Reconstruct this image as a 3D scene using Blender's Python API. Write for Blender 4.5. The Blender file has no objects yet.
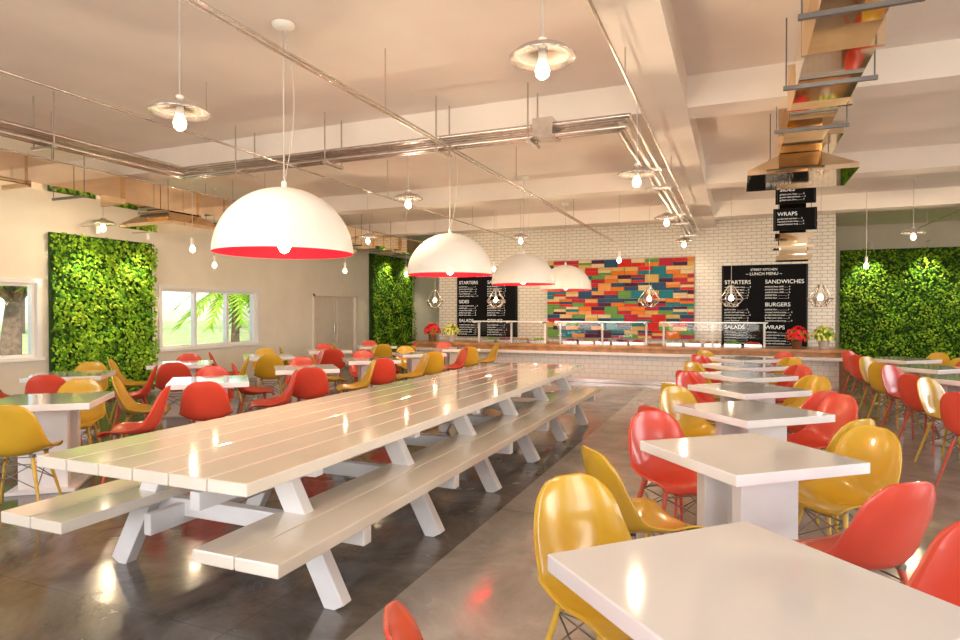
import bpy, bmesh, math, random
from mathutils import Vector, Matrix, Quaternion
random.seed(7)
S=bpy.context.scene
R=math.radians
try:
    S.view_settings.view_transform='Standard'
    S.view_settings.look='None'
except Exception as e: print(e)

# ---------------- materials ----------------
MATS={}
def mat(name,col,rough=.5,metal=0,noise=0,nscale=8,bump=0,bscale=40,coat=0,emit=0,spec=.5,emcol=None):
    if name in MATS: return MATS[name]
    m=bpy.data.materials.new(name); m.use_nodes=True
    nt=m.node_tree; b=nt.nodes['Principled BSDF']
    b.inputs['Base Color'].default_value=(*col,1)
    b.inputs['Roughness'].default_value=rough
    b.inputs['Metallic'].default_value=metal
    b.inputs['Coat Weight'].default_value=coat
    b.inputs['Coat Roughness'].default_value=.06
    b.inputs['Specular IOR Level'].default_value=spec
    if emit:
        b.inputs['Emission Color'].default_value=(*(emcol or col),1)
        b.inputs['Emission Strength'].default_value=emit
    tc=nt.nodes.new('ShaderNodeTexCoord')
    if noise:
        n=nt.nodes.new('ShaderNodeTexNoise'); n.inputs['Scale'].default_value=nscale; n.inputs['Detail'].default_value=6
        r=nt.nodes.new('ShaderNodeValToRGB')
        r.color_ramp.elements[0].position=.3; r.color_ramp.elements[1].position=.7
        r.color_ramp.elements[0].color=(*[c*(1-noise) for c in col],1)
        r.color_ramp.elements[1].color=(*[min(1,c*(1+noise)) for c in col],1)
        nt.links.new(tc.outputs['Object'],n.inputs['Vector'])
        nt.links.new(n.outputs['Fac'],r.inputs['Fac'])
        nt.links.new(r.outputs['Color'],b.inputs['Base Color'])
    if bump:
        n2=nt.nodes.new('ShaderNodeTexNoise'); n2.inputs['Scale'].default_value=bscale
        bp=nt.nodes.new('ShaderNodeBump'); bp.inputs['Strength'].default_value=bump
        nt.links.new(tc.outputs['Object'],n2.inputs['Vector'])
        nt.links.new(n2.outputs['Fac'],bp.inputs['Height'])
        nt.links.new(bp.outputs['Normal'],b.inputs['Normal'])
    MATS[name]=m
    return m

M_wall=mat('wall_cream_plaster',(.84,.77,.67),.7,noise=.04,nscale=2,bump=.03)
M_ceil=mat('ceiling_plaster',(.82,.73,.68),.7,noise=.04,nscale=1.5)
M_beam=mat('beam_plaster',(.86,.77,.71),.65,noise=.03,nscale=2)
M_white=mat('white_lacquer',(.88,.86,.86),.08,noise=.01,coat=.7)
M_plank=mat('white_painted_plank',(.86,.78,.67),.09,noise=.03,nscale=3,coat=.7)
M_frame=mat('white_painted_frame',(.82,.79,.78),.3,noise=.02)
M_yel=mat('yellow_plastic',(.68,.40,.03),.22,noise=.02,coat=.4)
M_red=mat('red_plastic',(.70,.075,.04),.26,noise=.02,coat=.3)
M_yleg=mat('yellow_leg_wood',(.66,.42,.06),.4,noise=.1,nscale=30)
M_rleg=mat('red_leg_wood',(.62,.10,.05),.4,noise=.1,nscale=30)
M_wire=mat('dark_steel_wire',(.25,.22,.2),.35,metal=.9)
M_steel=mat('galvanized_steel',(.66,.60,.56),.25,metal=1,noise=.12,nscale=12)
M_duct=mat('polished_brass_duct',(.90,.72,.52),.05,metal=1,noise=.14,nscale=2,bump=.09,bscale=3)
M_black=mat('black_strut',(.03,.03,.03),.5)
M_strut=mat('grey_strut_channel',(.2,.19,.2),.4,metal=.6)
M_domeo=mat('dome_white_outer',(.86,.84,.83),.35,noise=.01,bump=.12,bscale=60)
M_domei=mat('dome_red_inner',(.85,.008,.02),.6,noise=.02,emit=.3,emcol=(1,.01,.02),spec=.05)  # emission put into the lining so the red looks lit
M_bulb=mat('bulb_glow',(1,.85,.6),.3,emit=16,emcol=(1,.80,.5))
M_sock=mat('lamp_socket',(.85,.8,.75),.4)
M_disc=mat('saucer_shade_metal',(.75,.70,.67),.18,metal=.9,noise=.04)
M_cord=mat('lamp_cord',(.55,.50,.48),.5)
M_wood=mat('counter_wood',(.48,.23,.09),.3,noise=.35,nscale=6)
M_woodd=mat('counter_wood_dark',(.28,.13,.06),.35,noise=.3,nscale=10)
M_board=mat('menu_board_black',(.008,.008,.01),.75,noise=.1,spec=.1)
M_chalk=mat('menu_text_white',(.9,.9,.88),.6,emit=.25)
M_soil=mat('foliage_backing',(.03,.08,.01),.9,noise=.4,nscale=20)
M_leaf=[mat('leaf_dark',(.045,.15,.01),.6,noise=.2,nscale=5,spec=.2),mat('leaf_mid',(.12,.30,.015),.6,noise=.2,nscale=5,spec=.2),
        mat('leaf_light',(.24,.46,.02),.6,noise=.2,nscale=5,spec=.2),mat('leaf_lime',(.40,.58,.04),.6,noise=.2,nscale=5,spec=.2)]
M_petr=mat('petal_red',(.85,.02,.04),.5,noise=.1)
M_pety=mat('petal_yellow',(.9,.85,.25),.5,noise=.1)
M_bark=mat('bark',(.2,.13,.09),.9,noise=.4,nscale=10,bump=.5)
M_grass=mat('lawn_grass',(.44,.50,.16),.9,noise=.3,nscale=1.5)
M_door=mat('door_cream',(.74,.66,.57),.5,noise=.03)
M_rim=mat('steel_rim',(.7,.68,.66),.2,metal=1)

def glass_mat():
    m=bpy.data.materials.new('window_glass'); m.use_nodes=True; nt=m.node_tree
    for n in list(nt.nodes): nt.nodes.remove(n)
    o=nt.nodes.new('ShaderNodeOutputMaterial'); mx=nt.nodes.new('ShaderNodeMixShader')
    t=nt.nodes.new('ShaderNodeBsdfTransparent'); g=nt.nodes.new('ShaderNodeBsdfGlossy'); g.inputs['Roughness'].default_value=.02
    lw=nt.nodes.new('ShaderNodeFresnel'); lw.inputs['IOR'].default_value=1.35
    nt.links.new(lw.outputs[0],mx.inputs[0]); nt.links.new(t.outputs[0],mx.inputs[1]); nt.links.new(g.outputs[0],mx.inputs[2])
    nt.links.new(mx.outputs[0],o.inputs[0]); return m
M_glass=glass_mat()

def brick_mat(name,c1,c2,mortar,scale,bw,bh,vertical=True,rough=.25):
    m=bpy.data.materials.new(name); m.use_nodes=True; nt=m.node_tree; b=nt.nodes['Principled BSDF']
    tc=nt.nodes.new('ShaderNodeTexCoord'); sp=nt.nodes.new('ShaderNodeSeparateXYZ'); cb=nt.nodes.new('ShaderNodeCombineXYZ')
    nt.links.new(tc.outputs['Object'],sp.inputs[0])
    ad=nt.nodes.new('ShaderNodeMath'); ad.operation='ADD'
    nt.links.new(sp.outputs[0],ad.inputs[0]); nt.links.new(sp.outputs[1],ad.inputs[1])
    nt.links.new(ad.outputs[0],cb.inputs[0]); nt.links.new(sp.outputs[2],cb.inputs[1])
    br=nt.nodes.new('ShaderNodeTexBrick'); nt.links.new(cb.outputs[0],br.inputs['Vector'])
    br.inputs['Color1'].default_value=(*c1,1); br.inputs['Color2'].default_value=(*c2,1); br.inputs['Mortar'].default_value=(*mortar,1)
    br.inputs['Scale'].default_value=scale; br.inputs['Brick Width'].default_value=bw; br.inputs['Row Height'].default_value=bh
    br.inputs['Mortar Size'].default_value=.008
    nt.links.new(br.outputs['Color'],b.inputs['Base Color']); b.inputs['Roughness'].default_value=rough
    bp=nt.nodes.new('ShaderNodeBump'); bp.inputs['Strength'].default_value=.3; bp.invert=True
    nt.links.new(br.outputs['Fac'],bp.inputs['Height']); nt.links.new(bp.outputs['Normal'],b.inputs['Normal'])
    return m
M_brick=brick_mat('white_metro_brick',(.87,.81,.73),(.83,.76,.68),(.54,.47,.41),1,.2,.075)
M_tile=brick_mat('white_counter_tile',(.88,.84,.80),(.85,.80,.76),(.70,.64,.60),1,.2,.1)

def floor_mat():
    m=bpy.data.materials.new('polished_concrete_floor'); m.use_nodes=True; nt=m.node_tree; b=nt.nodes['Principled BSDF']
    L=nt.links.new
    tc=nt.nodes.new('ShaderNodeTexCoord'); sp=nt.nodes.new('ShaderNodeSeparateXYZ'); L(tc.outputs['Object'],sp.inputs[0])
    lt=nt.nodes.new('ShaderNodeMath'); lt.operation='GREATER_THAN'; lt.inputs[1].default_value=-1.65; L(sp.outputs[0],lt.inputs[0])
    n=nt.nodes.new('ShaderNodeTexNoise'); n.inputs['Scale'].default_value=1.3; n.inputs['Detail'].default_value=12; n.inputs['Roughness'].default_value=.72
    n.inputs['Distortion'].default_value=.6
    L(tc.outputs['Object'],n.inputs['Vector'])
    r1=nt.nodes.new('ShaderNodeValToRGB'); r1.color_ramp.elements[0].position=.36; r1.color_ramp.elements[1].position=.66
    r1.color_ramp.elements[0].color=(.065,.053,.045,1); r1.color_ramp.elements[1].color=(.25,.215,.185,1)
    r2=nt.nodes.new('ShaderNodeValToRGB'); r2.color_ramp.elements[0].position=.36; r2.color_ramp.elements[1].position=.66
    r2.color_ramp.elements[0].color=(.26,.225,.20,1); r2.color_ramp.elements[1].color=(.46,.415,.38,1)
    L(n.outputs['Fac'],r1.inputs[0]); L(n.outputs['Fac'],r2.inputs[0])
    br=nt.nodes.new('ShaderNodeTexBrick'); br.offset=0; br.inputs['Scale'].default_value=1; br.inputs['Brick Width'].default_value=2.2; br.inputs['Row Height'].default_value=2.2
    br.inputs['Mortar Size'].default_value=.005; L(tc.outputs['Object'],br.inputs['Vector'])
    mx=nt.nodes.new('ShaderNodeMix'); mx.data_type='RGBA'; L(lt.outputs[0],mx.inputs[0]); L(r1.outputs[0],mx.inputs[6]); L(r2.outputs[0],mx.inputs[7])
    mlt=nt.nodes.new('ShaderNodeMath'); mlt.operation='MULTIPLY'; mlt.inputs[1].default_value=.5; L(br.outputs['Fac'],mlt.inputs[0])
    mx2=nt.nodes.new('ShaderNodeMix'); mx2.data_type='RGBA'; L(mlt.outputs[0],mx2.inputs[0]); L(mx.outputs[2],mx2.inputs[6]); mx2.inputs[7].default_value=(.06,.05,.045,1)
    L(mx2.outputs[2],b.inputs['Base Color'])
    mr=nt.nodes.new('ShaderNodeMapRange'); mr.inputs[1].default_value=.3; mr.inputs[2].default_value=.7; mr.inputs[3].default_value=.05; mr.inputs[4].default_value=.28
    n3=nt.nodes.new('ShaderNodeTexNoise'); n3.inputs['Scale'].default_value=3; n3.inputs['Detail'].default_value=8; L(tc.outputs['Object'],n3.inputs['Vector'])
    L(n3.outputs['Fac'],mr.inputs[0]); L(mr.outputs[0],b.inputs['Roughness'])
    b.inputs['Specular IOR Level'].default_value=.9
    return m
M_floor=floor_mat()

# ---------------- mesh builder ----------------
class MB:
    def __init__(s): s.v=[]; s.f=[]; s.mi=[]; s.mats=[]; s.sm=[]
    def m(s,mt):
        if mt not in s.mats: s.mats.append(mt)
        return s.mats.index(mt)
    def add(s,vs,fs,mt,smooth=False):
        o=len(s.v); s.v+= [tuple(v) for v in vs]; i=s.m(mt)
        for f in fs: s.f.append(tuple(a+o for a in f)); s.mi.append(i); s.sm.append(smooth)
    def box(s,c,d,mt,rot=None):
        hx,hy,hz=d[0]/2,d[1]/2,d[2]/2
        vs=[Vector((x*hx,y*hy,z*hz)) for x in(-1,1) for y in(-1,1) for z in(-1,1)]
        if rot is not None: vs=[rot@v for v in vs]
        vs=[v+Vector(c) for v in vs]
        s.add(vs,[(0,1,3,2),(4,6,7,5),(0,4,5,1),(2,3,7,6),(0,2,6,4),(1,5,7,3)],mt)
    def bb(s,x0,x1,y0,y1,z0,z1,mt): s.box(((x0+x1)/2,(y0+y1)/2,(z0+z1)/2),(x1-x0,y1-y0,z1-z0),mt)
    def beam(s,p,q,w,t,mt,up=Vector((0,1,0))):
        p=Vector(p);q=Vector(q); d=(q-p); L=d.length; z=d.normalized(); y=up; x=y.cross(z).normalized(); y=z.cross(x)
        rot=Matrix((x,y,z)).transposed(); s.box((p+q)/2,(w,t,L),mt,rot)
    def cyl(s,p,q,r,mt,seg=10,r2=None,caps=True):
        p=Vector(p);q=Vector(q); z=(q-p).normalized(); a=Vector((1,0,0)) if abs(z.x)<.9 else Vector((0,1,0))
        x=z.cross(a).normalized(); y=z.cross(x); r2=r if r2 is None else r2
        vs=[];
        for i in range(seg):
            t=2*math.pi*i/seg; u=x*math.cos(t)+y*math.sin(t); vs.append(p+u*r); vs.append(q+u*r2)
        fs=[(2*i,2*i+1,(2*i+3)%(2*seg),(2*i+2)%(2*seg)) for i in range(seg)]
        s.add(vs,fs,mt,True)
        if caps:
            s.add([vs[2*i] for i in range(seg)],[tuple(range(seg))],mt); s.add([vs[2*i+1] for i in range(seg)],[tuple(reversed(range(seg)))],mt)
    def lathe(s,prof,mt,c=(0,0,0),seg=32):
        vs=[];n=len(prof)
        for i in range(seg):
            t=2*math.pi*i/seg
            for r,z in prof: vs.append((c[0]+r*math.cos(t),c[1]+r*math.sin(t),c[2]+z))
        fs=[]
        for i in range(seg):
            j=(i+1)%seg
            for k in range(n-1): fs.append((i*n+k,j*n+k,j*n+k+1,i*n+k+1))
        s.add(vs,fs,mt,True)
    def mesh(s,name,doubles=False):
        me=bpy.data.meshes.new(name); me.from_pydata(s.v,[],s.f)
        for mm in s.mats: me.materials.append(mm)
        me.polygons.foreach_set('material_index',s.mi); me.polygons.foreach_set('use_smooth',s.sm)
        me.validate(); me.update()
        return me
    def obj(s,name,loc=(0,0,0),bevel=0):
        o=bpy.data.objects.new(name,s.mesh(name)); S.collection.objects.link(o); o.location=loc
        if bevel:
            b=o.modifiers.new('bevel','BEVEL'); b.width=bevel; b.segments=2; b.limit_method='ANGLE'
        return o
def inst(name,me,loc,rz=0):
    o=bpy.data.objects.new(name,me); S.collection.objects.link(o); o.location=loc; o.rotation_euler=(0,0,rz); return o

# ---------------- room shell ----------------
X0,X1,Y0,Y1,H=-10.2,7.5,-3.5,18.7,3.75
HH=H-.004
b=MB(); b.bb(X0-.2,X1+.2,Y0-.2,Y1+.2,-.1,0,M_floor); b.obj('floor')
b=MB(); b.bb(X0-.2,X1+.2,Y0-.2,Y1+.2,H,H+.15,M_ceil); b.obj('ceiling')
def wall(name,axis,c0,c1,a0,a1,holes,mt=M_wall):
    b=MB()
    def put(p,q,z0,z1):
        if q-p<1e-4 or z1-z0<1e-4: return
        if axis=='y': b.bb(c0,c1,p,q,z0,z1,mt)
        else: b.bb(p,q,c0,c1,z0,z1,mt)
    cur=a0
    for h in sorted(holes):
        put(cur,h[0],0,H); put(h[0],h[1],0,h[2]); put(h[0],h[1],h[3],H); cur=h[1]
    put(cur,a1,0,H); return b.obj(name)
winL=[(4.2,6.35,.79,1.95),(8.65,11.2,.79,1.95)]
doorL=(13.25,15.25,0,1.98)
wall('wall_left','y',X0-.2,X0,Y0,Y1,winL+[doorL])
fill_winR=[(-2.5,1.5,.8,3.0),(2.5,6.5,.8,3.0),(8,12,.8,3.0)]  # unseen right-hand openings, added to let fill light in
wall('wall_right','y',X1,X1+.2,Y0,Y1,fill_winR)
wall('wall_back','x',Y1,Y1+.2,X0-.2,X1+.2,[])
fill_winF=[(-8.5,-4.5,.5,3.2),(-3,1,.5,3.2),(2,6,.5,3.2)]  # unseen openings behind the camera, added for fill light
wall('wall_front','x',Y0-.2,Y0,X0-.2,X1+.2,fill_winF)
wn=0
def window(axis,c,h,mull):
    global wn; wn+=1
    a0,a1,z0,z1=h; b=MB(); w=.05
    def put(p,q,zz0,zz1,t0=-.05,t1=.05,mt=M_white):
        if axis=='y': b.bb(c+t0,c+t1,p,q,zz0,zz1,mt)
        else: b.bb(p,q,c+t0,c+t1,zz0,zz1,mt)
    put(a0,a1,z0,z0+w); put(a0,a1,z1-w,z1); put(a0,a0+w,z0+w,z1-w); put(a1-w,a1,z0+w,z1-w)
    for mm in mull:
        p=a0+(a1-a0)*mm; put(p-.03,p+.03,z0+w,z1-w)
    put(a0+w,a1-w,z0+w,z1-w,-.004,.004,M_glass)
    b.obj('window_%d'%wn)
for h in winL: window('y',X0-.08,h,[.33,.67])
for h in fill_winR: window('y',X1+.08,h,[.33,.67])
for h in fill_winF: window('x',Y0-.08,h,[.33,.67])
tn=0
for h in winL:
    tn+=1; b=MB(); a0,a1,z0,z1=h
    b.bb(X0,X0+.03,a0-.07,a1+.07,z1,z1+.07,M_white); b.bb(X0,X0+.08,a0-.1,a1+.1,z0-.05,z0,M_white)
    b.bb(X0,X0+.03,a0-.07,a0,z0,z1,M_white); b.bb(X0,X0+.03,a1,a1+.07,z0,z1,M_white); b.obj('trim_%d'%tn)
b=MB(); y0,y1,_,zt=doorL; ym=(y0+y1)/2
for (p,q) in((y0+.06,ym-.005),(ym+.005,y1-.06)):
    b.bb(X0-.1,X0-.05,p,q,.01,zt-.06,M_door); b.bb(X0-.05,X0-.035,p+.12,q-.12,.25,.95,M_door); b.bb(X0-.05,X0-.035,p+.12,q-.12,1.05,1.8,M_door)
b.bb(X0-.12,X0+.03,y0,y0+.06,0,zt,M_beam); b.bb(X0-.12,X0+.03,y1-.06,y1,0,zt,M_beam); b.bb(X0-.12,X0+.03,y0,y1,zt-.06,zt,M_beam)
for s in(-.06,.06): b.cyl((X0+.0,ym+s,.9),(X0+.0,ym+s,1.15),.012,M_steel)
b.obj('door_1')
b=MB(); b.bb(X0,X0+.02,Y0,4.0,0,.1,M_frame); b.bb(X0,X0+.02,4.0,13.2,0,.1,M_frame); b.obj('baseboard_left')
ZB=3.45
b=MB()
for y in(6.25,10.1,13.6): b.bb(X0,X1,y,y+.38,ZB,H,M_beam)
b.bb(-.85,-.45,Y0,Y1,ZB-.02,H,M_beam)
b.obj('trim_3')

KX0,KX1,KY=-7.5,1.95,15.2
b=MB(); b.bb(KX0,KX1,KY,Y1,0,H,M_brick); b.obj('wall_kitchen')

# ---------------- living walls ----------------
def living_wall(w,h,dens):
    b=MB(); b.bb(-w/2,w/2,.0,.05,0,h,M_soil)
    n=int(w*h*dens)
    for i in range(n):
        x=random.uniform(-w/2,w/2); z=random.uniform(.03,h-.02)
        d=.07+.045*math.sin(x*5+math.sin(z*3.1)*2)*math.sin(z*6.5+x*2)+random.uniform(0,.04)
        c=Vector((x,-d,z)); L=random.uniform(.04,.085); W=L*random.uniform(.28,.5)
        az=random.uniform(-1.2,1.2); el=random.uniform(-1.3,.4)
        dirv=Vector((math.sin(az)*math.cos(el)*.9,-math.cos(az)*math.cos(el)*.5,math.sin(el)+random.uniform(-.1,.5))).normalized()
        side=dirv.cross(Vector((0,-1,.3))).normalized()
        nrm=side.cross(dirv)
        p0=c; p1=c+dirv*L*.5+side*W; p2=c+dirv*L-nrm*L*.12; p3=c+dirv*L*.5-side*W; 
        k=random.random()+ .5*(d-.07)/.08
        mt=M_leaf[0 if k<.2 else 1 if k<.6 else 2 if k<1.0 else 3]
        pm=c+dirv*L*.55+nrm*W*.25
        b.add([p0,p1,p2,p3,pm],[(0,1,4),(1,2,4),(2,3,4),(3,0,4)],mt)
    return b
def spot_bar(o,w,h,n,power=60):
    for i in range(n):
        x=-w/2+w*(i+.5)/n
        f=MB(); f.cyl((0,0,.0),(0,0,-.12),.035,M_sock,12); f.beam((0,0.4,.02),(0,0,.02),.02,.02,M_steel,up=Vector((1,0,0)))
        s=f.obj('fixture_%d'%i); s.parent=o; s.location=(x,-.48,h+.12)
        ld=bpy.data.lights.new('spot','SPOT'); ld.energy=power; ld.spot_size=R(80); ld.spot_blend=.8; ld.color=(1,.93,.6); ld.shadow_soft_size=.03
        lo=bpy.data.objects.new('spot_%d'%i,ld); S.collection.objects.link(lo); lo.parent=o; lo.location=(x,-.48,h-.02)
        lo.rotation_euler=Vector((0,.36,-1)).to_track_quat('-Z','Y').to_euler()
def LW(w,h,loc,rz,n,dens=650,power=60):
    o=living_wall(w,h,dens).obj('living_green_wall',loc); o.rotation_euler=(0,0,rz); spot_bar(o,w,h,n,power); return o
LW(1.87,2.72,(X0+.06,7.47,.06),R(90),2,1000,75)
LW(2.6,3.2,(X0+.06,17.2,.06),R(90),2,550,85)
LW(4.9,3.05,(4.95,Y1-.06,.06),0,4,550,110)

# ---------------- picnic table ----------------
b=MB(); TC=-2.64; ty0,ty1=2.07,8.5
nP=6; W=1.40; pw=W/nP
for i in range(nP):
    x=TC-W/2+pw*(i+.5); b.box((x,(ty0+ty1)/2,.73),(pw-.008,ty1-ty0,.06),M_plank)
for sx in(-1,1):
    for k in range(2):
        x=TC+sx*(.55+.24*k)
        b.box((x,(ty0+ty1)/2-.02,.43),(.233,ty1-ty0+.06,.06),M_plank)
for i in range(6):
    y=2.62+i*1.1
    for sx in(-1,1):
        b.beam((TC+sx*.40,y,.70),(TC+sx*.78,y,.0),.12,.075,M_frame)
    b.box((TC,y+.08,.36),(1.8,.07,.10),M_frame)
    b.box((TC,y+.08,.665),(1.2,.07,.07),M_frame)
b.box((TC,(ty0+ty1)/2,.50),(.07,5.7,.10),M_frame)
b.box((TC-.35,(ty0+ty1)/2,.33),(.05,5.7,.12),M_frame); b.box((TC+.35,(ty0+ty1)/2,.33),(.05,5.7,.12),M_frame)
b.obj('picnic_table',bevel=.006)

# ---------------- chair ----------------
def chair_mesh(name,ms,ml):
    prof=[(.235,.405,.13),(.238,.425,.19),(.222,.44,.215),(.17,.447,.23),(.10,.44,.238),(.02,.43,.24),(-.06,.428,.24),(-.125,.44,.238),
          (-.17,.475,.232),(-.195,.53,.226),(-.21,.59,.218),(-.225,.66,.205),(-.24,.72,.188),(-.255,.77,.16),(-.263,.81,.12),(-.268,.835,.06)]
    def cr(P,t):
        n=len(P)-1; f=t*n; i=min(int(f),n-1); f-=i
        p=[P[max(0,min(n,i+k))] for k in(-1,0,1,2)]
        return [.5*(2*p[1][a]+(p[2][a]-p[0][a])*f+(2*p[0][a]-5*p[1][a]+4*p[2][a]-p[3][a])*f*f+(-p[0][a]+3*p[1][a]-3*p[2][a]+p[3][a])*f**3) for a in range(3)]
    nv,nu=34,16; bm=bmesh.new(); G=[]
    for j in range(nv+1):
        t=j/nv; y,z,w=cr(prof,t)
        y2,z2,_=cr(prof,min(1,t+.01)); y1,z1,_=cr(prof,max(0,t-.01))
        ty,tz=y2-y1,z2-z1; l=math.hypot(ty,tz); ny,nz=tz/l,-ty/l
        if t<.05: ny,nz=0.0,1.0
        e=.055*math.sin(math.pi*min(1,max(0,t*1.0)))**.7 if t>0 else 0
        if .3<t<.72: e+=.035*math.sin(math.pi*(t-.3)/.42)
        row=[]
        for i in range(nu+1):
            u=-1+2*i/nu; k=abs(u)**2.4*e
            row.append(bm.verts.new((u*w,y+ny*k,z+nz*k)))
        G.append(row)
    for j in range(nv):
        for i in range(nu): bm.faces.new((G[j][i],G[j][i+1],G[j+1][i+1],G[j+1][i]))
    bmesh.ops.recalc_face_normals(bm,faces=bm.faces)
    bmesh.ops.solidify(bm,geom=bm.faces[:],thickness=.009)
    bm.verts.ensure_lookup_table()
    for i,v in enumerate(bm.verts): v.index=i
    b=MB(); b.add([v.co.copy() for v in bm.verts],[tuple(v.index for v in f.verts) for f in bm.faces],ms,True); bm.free()
    tops=[(-.13,.13),(.13,.13),(.13,-.11),(-.13,-.11)]; feet=[(-.215,.215),(.215,.215),(.215,-.215),(-.215,-.215)]
    P=lambda i,k:Vector((tops[i][0]+(feet[i][0]-tops[i][0])*k,tops[i][1]+(feet[i][1]-tops[i][1])*k,.415*(1-k)))
    for i in range(4):
        b.cyl(P(i,1)+Vector((0,0,0)),P(i,.0),.009,ml,10,r2=.015)
        b.cyl(P(i,0),P(i,0)+Vector((0,0,.02)),.022,M_wire,8)
    for i in range(4):
        j=(i+1)%4
        b.cyl(P(i,.12),P(j,.55),.004,M_wire,6,caps=False); b.cyl(P(j,.12),P(i,.55),.004,M_wire,6,caps=False)
        b.cyl(P(i,.12),P(j,.12),.004,M_wire,6,caps=False)
    return b.mesh(name)
CY=chair_mesh('chair_yellow_mesh',M_yel,M_yleg); CR=chair_mesh('chair_red_mesh',M_red,M_rleg)
def chair(x,y,face,c):
    inst('dining_chair',CY if c=='y' else CR,(x,y,0),R(face-90))

# ---------------- square tables ----------------
b=MB()
b.box((0,0,.73),(.8,.8,.055),M_white)
b.box((0,0,.69),(.5,.5,.03),M_frame)
b.box((0,-.14,.35),(.36,.07,.66),M_frame); b.box((0,.14,.35),(.36,.07,.66),M_frame); b.box((0,0,.35),(.07,.22,.66),M_frame)
b.box((0,0,.015),(.5,.5,.03),M_frame)
TM=b.mesh('cafe_table_mesh')
def table(x,y,rot,cols,dist=.66):
    o=inst('cafe_table',TM,(x,y,0),R(rot)); m=o.modifiers.new('bevel','BEVEL'); m.width=.005; m.segments=2; m.limit_method='ANGLE'
    for k,c in enumerate(cols):
        if c=='-': continue
        a=rot+90*k; j=random.uniform(-5,5)
        chair(x+dist*math.cos(R(a)),y+dist*math.sin(R(a)),a+180+j,c)
table(.03,1.83,45,'-y--'); chair(-.47,1.30,30,'r'); chair(.58,2.26,218,'r')
table(.05,3.6,40,'yryr')
table(.10,5.15,42,'ryry')
table(.10,6.65,42,'yryr')
table(.10,8.05,44,'ryry')
table(.10,9.45,43,'yryr')
table(.10,10.85,43,'ryry')
table(2.4,6.9,42,'ryrr'); table(2.4,8.5,44,'yrry'); table(2.4,10.1,42,'ryyr'); table(2.4,11.7,42,'yrry')
table(4.6,8.8,42,'yryr'); table(4.6,10.6,42,'ryyr'); table(4.6,12.4,42,'ryyr')
table(-5.45,3.5,40,'ryry'); table(-5.35,5.15,44,'rryr'); table(-5.35,6.8,42,'yrrr'); table(-5.35,8.4,42,'yryr'); table(-5.35,10.0,44,'ryry'); table(-5.35,11.6,42,'yryy')
table(-7.4,5.0,42,'ryrr'); table(-7.5,6.7,42,'yryr'); table(-7.4,8.4,44,'ryry'); table(-7.4,10.1,42,'yryr'); table(-7.4,11.8,42,'rryy')

# ---------------- pendant lamps ----------------
def plight(parent,loc,e,col=(1,.78,.50),r=.03):
    ld=bpy.data.lights.new('bulb_light','POINT'); ld.energy=e; ld.color=col; ld.shadow_soft_size=r
    o=bpy.data.objects.new('bulb_light',ld); S.collection.objects.link(o); o.parent=parent; o.location=loc
def dome(x,y,rz):
    Rr=.53; hf=.96; b=MB(); top=HH-rz
    pr=[(Rr*math.cos(a),Rr*hf*math.sin(a)) for a in [i*math.pi/2/16 for i in range(17)]]; pr[-1]=(.001,Rr*hf)
    b.lathe(pr,M_domeo,seg=56)
    Ri=Rr-.012
    b.lathe([(r*Ri/Rr,z*Ri/Rr) for r,z in pr],M_domei,seg=56)
    b.lathe([(Ri,0),(Rr,0)],M_domei,seg=56)
    b.cyl((0,0,Rr*hf),(0,0,Rr*hf+.05),.02,M_sock,12)
    b.cyl((0,0,Rr*hf),(0,0,top-.02),.005,M_cord,6); b.lathe([(.001,-.05),(.05,-.045),(.085,-.02),(.09,0)],M_sock,c=(0,0,top),seg=24)
    b.cyl((0,0,.14),(0,0,.48),.02,M_sock,10)
    b.lathe([(.001,.0),(.03,.01),(.05,.05),(.04,.1),(.02,.14)],M_bulb,seg=16)
    pts=[Vector((.1*math.sin(math.pi*t)*1.0,0,Rr*hf+.03+(top-Rr*hf-.06)*t)) for t in [i/10 for i in range(11)]]
    for p,q in zip(pts,pts[1:]): b.cyl(p,q,.003,M_cord,5,caps=False)
    o=b.obj('dome_pendant_lamp',(x,y,rz)); plight(o,(0,0,-.06),40)
for y in(3.91,6.95,9.8,12.55): dome(-3.28,y,1.96)
def saucer(x,y,z,e=33,disc=True,name='saucer_pendant_lamp'):
    b=MB(); top=HH-z
    b.cyl((0,0,.12),(0,0,top),.005,M_cord,6)
    b.lathe([(.001,-.02),(.03,-.018),(.045,0)],M_sock,c=(0,0,top),seg=16)
    b.cyl((0,0,.0),(0,0,.12),.024,M_sock,12)
    if disc:
        b.lathe([(.03,.10),(.06,.075),(.14,.055),(.18,.02),(.178,.01),(.12,.035),(.03,.05)],M_disc,seg=36)
    b.lathe([(.02,.0),(.028,-.02),(.04,-.05),(.034,-.08),(.016,-.095),(.001,-.1)],M_bulb,seg=18)
    o=b.obj(name,(x,y,z)); 
    if e: plight(o,(0,0,-.14),e,r=.025)
for x,y,z in((-.98,3.25,2.86),(-.88,6.0,2.78),(-.95,9.4,2.85),(-.95,12.6,2.85),(-3.27,2.92,2.75),(-3.7,6.65,2.86),(-3.7,10.9,2.86),(-9.0,6.6,2.84),(-6.3,9.8,2.86),(-6.3,13.2,2.86),(2.75,12.5,2.82)): saucer(x,y,z)
for x,y,z in((-8.8,4.9,2.55),(-7.6,7.0,2.5),(-8.8,8.6,2.4),(-7.5,10.8,2.4),(-6.9,12.3,2.4),(2.2,13.3,2.4),(3.9,13.0,2.35),(-2.0,11.5,2.5),(-5.0,12.9,2.5)): saucer(x,y,z,0 if z<2.5 else 10,False,'bare_bulb_pendant')
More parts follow.
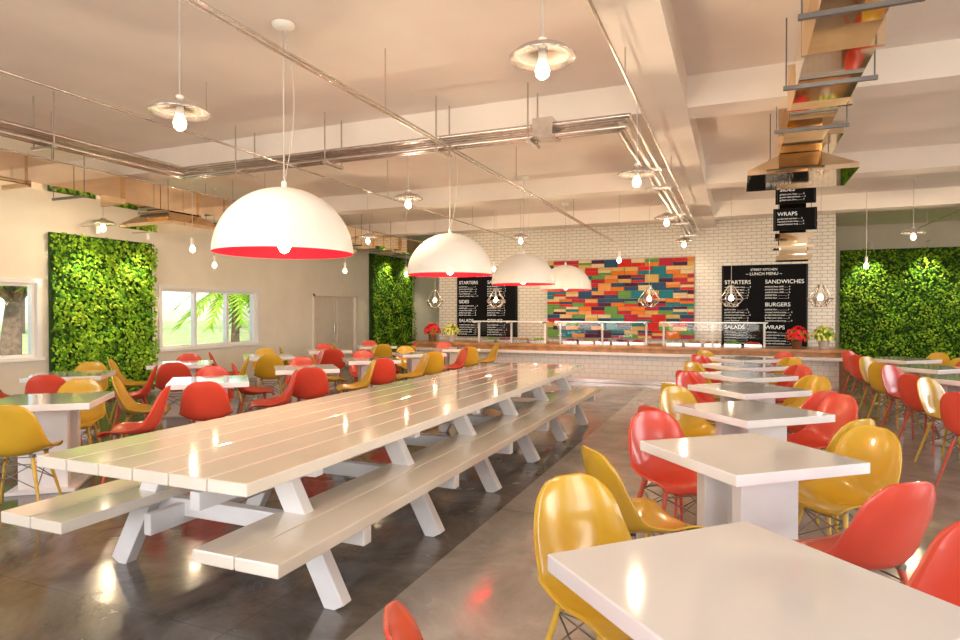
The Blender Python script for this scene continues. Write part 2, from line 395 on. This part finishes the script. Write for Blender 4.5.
def cage(x,y,z):
    b=MB(); top=HH-z; n=6
    A=[Vector((.04*math.cos(i*math.pi/3),.04*math.sin(i*math.pi/3),.28)) for i in range(n)]
    B=[Vector((.21*math.cos(i*math.pi/3),.21*math.sin(i*math.pi/3),.02)) for i in range(n)]
    C=[Vector((.10*math.cos(i*math.pi/3+.5),.10*math.sin(i*math.pi/3+.5),-.12)) for i in range(n)]
    for i in range(n):
        j=(i+1)%n
        for p,q in((A[i],A[j]),(A[i],B[i]),(B[i],B[j]),(B[i],C[i]),(B[j],C[i]),(C[i],C[j])): b.cyl(p,q,.009,M_steel,5,caps=False)
    b.cyl((0,0,.28),(0,0,top),.005,M_cord,6); b.cyl((0,0,.1),(0,0,.28),.02,M_sock,10)
    b.lathe([(.02,.1),(.045,.05),(.04,.01),(.001,-.01)],M_bulb,seg=14)
    b.obj('cage_pendant_lamp',(x,y,z))
for x in(-6.4,-4.9,-1.62,-.1,1.4): cage(x,12.75,1.72)

# ---------------- pipes & ducts ----------------
for xs,z in(((-2.78,-2.73),3.2),((-4.8,),3.2),((-7.1,),3.2),((-.76,),3.22),((3.4,),3.2)):
    b=MB()
    for x in xs: b.cyl((x,Y0+.02,z),(x,15.1,z),.011,M_steel,8)
    x=xs[0]
    for y in(1.5,4.6,8,11.2,14.4): b.cyl((x,y,z),(x,y,HH),.006,M_steel,6)
    b.obj('conduit_pipe')
b=MB()
for k,(d,z,r) in enumerate(((0,3.33,.03),(-.09,3.33,.022),(-.17,3.33,.022),(-.04,3.24,.02),(-.13,3.24,.026))):
    b.cyl((-6.7-d,6.05+d,z),(-1.1-d,6.05+d,z),r,M_steel,10)
    b.cyl((-1.1-d,6.05+d,z),(-1.1-d,15.15,z),r,M_steel,10)
    b.cyl((-6.7-d,6.05+d,z),(-6.7-d,Y0+.02,z),r,M_steel,10)
for x in(-5.6,-4.3,-2.9,-1.9):
    b.box((x,5.97,3.19),(.05,.34,.03),M_steel)
    for dy in(-.16,.16): b.cyl((x,5.97+dy,3.19),(x,5.97+dy,HH),.009,M_steel,6)
for y in(7.6,8.8,11.3,12.5,14.5): b.box((-1.0,y,3.19),(.34,.05,.03),M_steel)
for y in(1.0,2.6,4.2):
    b.box((-6.6,y,3.19),(.34,.05,.03),M_steel)
    for dx in(-.16,.16): b.cyl((-6.6+dx,y,3.19),(-6.6+dx,y,HH),.009,M_steel,6)
b.box((-1.75,5.95,3.3),(.2,.3,.17),M_steel)
b.obj('conduit_bundle')

def duct(name,x0,x1,z0,z1,ya,yb,hy,seg=1.3):
    b=MB(); y=ya; k=0
    while y<yb-.05:
        e=min(yb,y+seg); dz=.0 if k%2==0 else .05
        b.bb(x0+dz*.4,x1-dz*.4,y,e,z0+dz,z1,M_duct)
        b.bb(x0-.03,x1+.03,y-.02,y+.02,z0-.03,z1+.03,M_duct)
        ym=(y+e)/2
        b.box(((x0+x1)/2,ym,z0-.03),(x1-x0+.2,.03,.03),M_strut)
        for xx in(x0-.08,x1+.08): b.cyl((xx,ym,z0-.05),(xx,ym,HH),.006,M_strut,6)
        y=e;k+=1
    xc=(x0+x1)/2
    for h in hy:
        w0,w1,l0,l1=(x1-x0)/2*.9,(x1-x0)/2+.32,.28,.5
        zt,zb=z0,z0-.20
        vs=[(xc-w0,h-l0,zt),(xc+w0,h-l0,zt),(xc+w0,h+l0,zt),(xc-w0,h+l0,zt),(xc-w1,h-l1,zb),(xc+w1,h-l1,zb),(xc+w1,h+l1,zb),(xc-w1,h+l1,zb)]
        b.add(vs,[(0,1,5,4),(1,2,6,5),(2,3,7,6),(3,0,4,7),(4,5,6,7)],M_duct)
        b.bb(xc-w1,xc+w1,h-l1,h+l1,zb-.05,zb,M_duct)
    return b
d=duct('ventilation_duct',.42,.84,3.24,3.57,2.2,8.4,(7.9,),seg=1.24)
d.bb(.55,1.15,8.4,11.85,3.60,3.735,M_duct)
d.bb(.65,1.05,11.55,11.85,2.36,3.60,M_duct)
for k,(w,z0,z1) in enumerate(((.56,2.72,2.80),(.42,2.62,2.72),(.60,2.56,2.60),(.40,2.46,2.56),(.52,2.36,2.44))):
    d.bb(.86-w/2,.86+w/2,11.43,11.85,z0,z1,M_duct)
d.obj('ventilation_duct')
duct('ventilation_duct',-8.45,-8.0,3.05,3.4,1.0,15.0,(7.2,11.0)).obj('ventilation_duct')

# ---------------- counter ----------------
b=MB(); cx0,cx1,cy0,cy1=-7.1,1.85,13.0,13.95
b.bb(cx0+.1,cx1-.1,cy0+.1,cy1,0,.64,M_tile)
b.bb(cx0,cx1,cy0-.1,cy0+.16,.60,.66,M_frame)
b.bb(cx0,cx1,cy0,cy1,.66,.74,M_wood)
b.bb(cx0-.03,cx1+.03,cy0-.06,cy1,.74,.80,M_wood)
b.bb(cx1-.1,cx1+.02,cy0+.02,cy1,0,.66,M_woodd); b.bb(cx0-.02,cx0+.1,cy0+.02,cy1,0,.66,M_woodd)
b.bb(cx0+.1,cx1-.1,cy0+.08,cy0+.1,0,.08,M_steel)
b.obj('serving_counter',bevel=.006)
food=[mat('food_tomato',(.7,.08,.03),.4,noise=.3,nscale=40),mat('food_salad',(.2,.45,.05),.5,noise=.4,nscale=40),mat('food_bread',(.6,.36,.14),.6,noise=.3,nscale=30),mat('food_rice',(.75,.68,.5),.6,noise=.2,nscale=60),mat('food_purple',(.35,.05,.12),.5,noise=.3,nscale=40)]
def guard(xa,xb):
    b=MB(); y=13.35
    for x in(xa,(xa+xb)/2,xb):
        b.box((x,y,1.04),(.04,.04,.48),M_white); b.box((x,y-.12,1.27),(.03,.4,.03),M_white)
    b.box(((xa+xb)/2,y-.1,1.29),(xb-xa+.1,.42,.025),M_white)
    b.box(((xa+xb)/2,y-.27,1.12),(xb-xa,.008,.3),M_glass)
    b.obj('sneeze_guard')
    n=int((xb-xa)/.36)
    for i in range(n):
        x=xa+.2+i*(xb-xa-.4)/max(1,n-1); t=MB(); ft=random.choice(food)
        t.bb(-.15,.15,-.2,.2,0,.012,M_rim)
        for s in(-1,1): t.bb(s*.15-.008,s*.15+.008,-.2,.2,0,.06,M_rim); t.bb(-.15,.15,s*.2-.008,s*.2+.008,0,.06,M_rim)
        for k in range(26):
            px,py=random.uniform(-.11,.11),random.uniform(-.16,.16); r=random.uniform(.025,.045)
            t.lathe([(.001,-r*.6),(r*.8,-r*.3),(r,0),(r*.7,r*.5),(.001,r*.8)],ft,c=(px,py,.04+random.uniform(0,.04)),seg=8)
        t.obj('food_tray',(x,13.58,.802))
guard(-5.55,-3.95); guard(-3.6,-1.75); guard(-1.4,.5)

def plant(x,y,z,pet):
    b=MB(); b.lathe([(.001,0),(.07,0),(.09,.12),(.095,.12),(.085,.12),(.001,.11)],M_woodd if pet==M_petr else M_frame,seg=20)
    for i in range(240):
        th=random.uniform(0,6.28); ph=random.uniform(-.1,1.5); r=random.uniform(.1,.2)
        c=Vector((r*math.cos(th)*math.cos(ph),r*math.sin(th)*math.cos(ph),.15+r*.85*math.sin(ph)))
        d=(c-Vector((0,0,.1))).normalized(); s=d.cross(Vector((0,0,1))).normalized(); L=random.uniform(.06,.10)
        flower=r>.14 and random.random()<(.9 if pet==M_petr else .7)
        mt=pet if flower else random.choice(M_leaf[1:])
        u=d.cross(s); a=random.uniform(0,3.1); e=s*math.cos(a)+u*math.sin(a); g=s*-math.sin(a)+u*math.cos(a)
        b.add([c-e*L*.5,c+g*L*.3+d*.01,c+e*L*.5,c-g*L*.3+d*.01],[(0,1,2,3)],mt)
    o=b.obj('poinsettia_pot' if pet==M_petr else 'flower_pot',(x,y,z)); o.scale=(1.1,1.1,1.35)
plant(-6.72,13.25,.802,M_petr); plant(-6.25,13.3,.802,M_pety); plant(1.06,13.25,.802,M_petr); plant(1.52,13.3,.802,M_pety)

# mosaic
cols=[(.70,.02,.015),(.85,.22,.02),(.85,.60,.28),(.01,.22,.28),(.08,.01,.05),(.75,.48,.14),(.15,.36,.08),(.90,.38,.12),(.50,.02,.05),(.02,.08,.18),(.85,.66,.40)]
mm=[mat('mosaic_tile_%d'%i,c,.5,noise=.06,spec=.2) for i,c in enumerate(cols)]
b=MB(); M0=mat('mosaic_grout',(.6,.52,.44),.8,noise=.05)
b.bb(-4.43,-.9,15.14,15.17,.85,2.80,M0)
zz=.87; row=0
while zz<2.76:
    hh=min(.19,2.78-zz); x=-4.42-(.16 if row%2 else 0); row+=1
    while x<-.93:
        w=.32; xa=max(x,-4.42); xb=min(x+w,-.91)
        k=random.choice((1,2,2,3))
        for q in range(k):
            b.bb(xa+.006,xb-.006,15.10,15.14,zz+hh*q/k+.004,zz+hh*(q+1)/k-.004,random.choice(mm))
        x+=w
    zz+=hh
b.obj('mosaic_wall_panel')

# menu boards
def text(parent,s,size,x,z,y=-.031,al='LEFT'):
    c=bpy.data.curves.new('text','FONT'); c.body=s; c.size=size; c.align_x=al; c.extrude=.001
    c.materials.append(M_chalk); o=bpy.data.objects.new('menu_text',c); S.collection.objects.link(o); o.parent=parent; o.location=(x,y,z); o.rotation_euler=(R(90),0,0)
items=['roasted tomato soup ...... 4','garden leaf and beet ..... 5','grilled corn, lime ......... 4','smoked bean chilli ....... 6','house flatbread ............ 3','pickled slaw ................. 3']
def board(x0,x1,z0,z1,heads,y=15.17,hang=False):
    w=x1-x0; h=z1-z0; b=MB(); b.bb(0,w,-.03,.02,0,h,M_board)
    for xx in(.02,w-.03): b.bb(xx,xx+.01,-.034,-.03,.02,h-.02,M_black)
    if hang:
        for xx in(.08,w-.08): b.cyl((xx,0,h),(xx,0,3.595-z0),.006,M_strut,6)
    o=b.obj('hanging_menu_board' if hang else 'menu_board',(x0,y,z0))
    if not hang: text(o,'STREET KITCHEN',.07,w/2,h-.13,al='CENTER'); text(o,'~ LUNCH MENU ~',.09,w/2,h-.23,al='CENTER')
    for ci in range(len(heads)):
        z=h-(.12 if hang else .42); xx=.06+ci*w*.48
        for hd in heads[ci]:
            text(o,hd,.09 if hang else .122,xx,z); z-=(.06 if hang else .085)
            for k in range(3 if hang else 5):
                text(o,random.choice(items),.036 if hang else .05,xx,z); z-=(.045 if hang else .062)
            z-=.11
board(-.32,1.42,.75,2.55,(('STARTERS','SIDES','SALADS'),('SANDWICHES','BURGERS','WRAPS')))
board(-6.94,-5.24,.85,2.66,(('STARTERS','SIDES','SALADS'),('SANDWICHES','BURGERS','DRINKS')))
board(.57,1.15,3.24,3.56,(('SIDES',),),y=11.15,hang=True)
board(.55,1.19,2.84,3.20,(('WRAPS',),),y=11.38,hang=True)

# ---------------- outside ----------------
b=MB(); b.bb(-90,90,-60,90,-.35,-.12,M_grass); b.obj('lawn')
def tree(x,y,h,r,n=1500):
    b=MB(); b.cyl((0,0,0),(.1,.1,h*.6),.28,M_bark,12,r2=.16)
    for i in range(5):
        a=i*1.26; b.cyl((.1,.1,h*.5),(r*.6*math.cos(a),r*.6*math.sin(a),h*.85),.1,M_bark,8,r2=.04)
    for i in range(n):
        th=random.uniform(0,6.28); ph=random.uniform(-1.2,1.57); rr=r*random.uniform(.5,1)
        c=Vector((rr*math.cos(th)*math.cos(ph),rr*math.sin(th)*math.cos(ph),max(.5,h*.9+rr*.7*math.sin(ph))))
        u=Vector((random.gauss(0,1),random.gauss(0,1),random.gauss(0,1))).normalized(); w=u.orthogonal().normalized(); L=random.uniform(.15,.35)
        b.add([c-u*L,c+w*L*.5,c+u*L,c-w*L*.5],[(0,1,2,3)],random.choice(M_leaf))
    b.obj('tree',(x,y,-.118))
def palm(x,y,h):
    b=MB(); b.cyl((0,0,0),(.1,0,h),.16,M_bark,10,r2=.1)
    for i in range(16):
        a=i*6.283/16+random.uniform(-.1,.1); L=1.9; d=Vector((math.cos(a),math.sin(a),0)); s=Vector((-d.y,d.x,0)); pr=None
        up=random.uniform(.4,1.1)
        for k in range(15):
            t=k/14; p=Vector((.1,0,h))+d*L*t+Vector((0,0,up*t-1.7*t*t))
            if pr is not None:
                b.cyl(pr,p,.015,M_leaf[2],5,caps=False)
                for q in(-1,1):
                    l=.55*(1-t*.6); e=p+s*q*l+d*.2-Vector((0,0,.18)); b.add([pr,p,e],[(0,1,2)],M_leaf[2+k%2])
            pr=p
    b.obj('palm_tree',(x,y,-.118))
for t in((-17.5,10.2,3.6,1.7),(-45,16,5,3),(-48,26,5,3.2),(-50,38,5,3.5),(-46,48,5,3),(-50,30,6,3.5)): tree(*t)
palm(-15.8,16.3,2.3); palm(-19,21,2.8)

# ---------------- lights ----------------
w=bpy.data.worlds.new('World'); S.world=w; w.use_nodes=True; nt=w.node_tree
bg=nt.nodes['Background']; sky=nt.nodes.new('ShaderNodeTexSky'); sky.sky_type='NISHITA'; sky.sun_elevation=R(40); sky.sun_rotation=R(60); sky.sun_disc=False; sky.sun_intensity=.4
nt.links.new(sky.outputs[0],bg.inputs[0]); bg.inputs[1].default_value=.48
sd=bpy.data.lights.new('sun','SUN'); sd.energy=5; sd.angle=R(2); sd.color=(1,.9,.72)
so=bpy.data.objects.new('sun',sd); S.collection.objects.link(so); so.rotation_euler=Vector((-.55,.6,-.75)).to_track_quat('-Z','Y').to_euler()
def area(name,loc,dirv,sx,sy,e,col):
    ld=bpy.data.lights.new(name,'AREA'); ld.shape='RECTANGLE'; ld.size=sx; ld.size_y=sy; ld.energy=e; ld.color=col
    o=bpy.data.objects.new(name,ld); S.collection.objects.link(o); o.location=loc; o.rotation_euler=Vector(dirv).to_track_quat('-Z','Z').to_euler()
for h in fill_winF: area('window_daylight',((h[0]+h[1])/2,Y0-.3,1.9),(0,1,0),3.8,2.5,205,(1,.92,.87))  # added fill lamps outside the rear openings, brighten the room
for h in fill_winR: area('window_daylight',(X1+.35,(h[0]+h[1])/2,1.9),(-1,0,0),3.8,2.1,195,(1,.92,.87))  # same added fill from the right side

# ---------------- camera ----------------
cd=bpy.data.cameras.new('camera'); cd.lens=36*620/960; cd.sensor_width=36; cd.clip_end=300
co=bpy.data.objects.new('camera',cd); S.collection.objects.link(co); co.location=(0,0,1.5)
co.rotation_euler=(R(90-.74),0,R(22.5)); S.camera=co
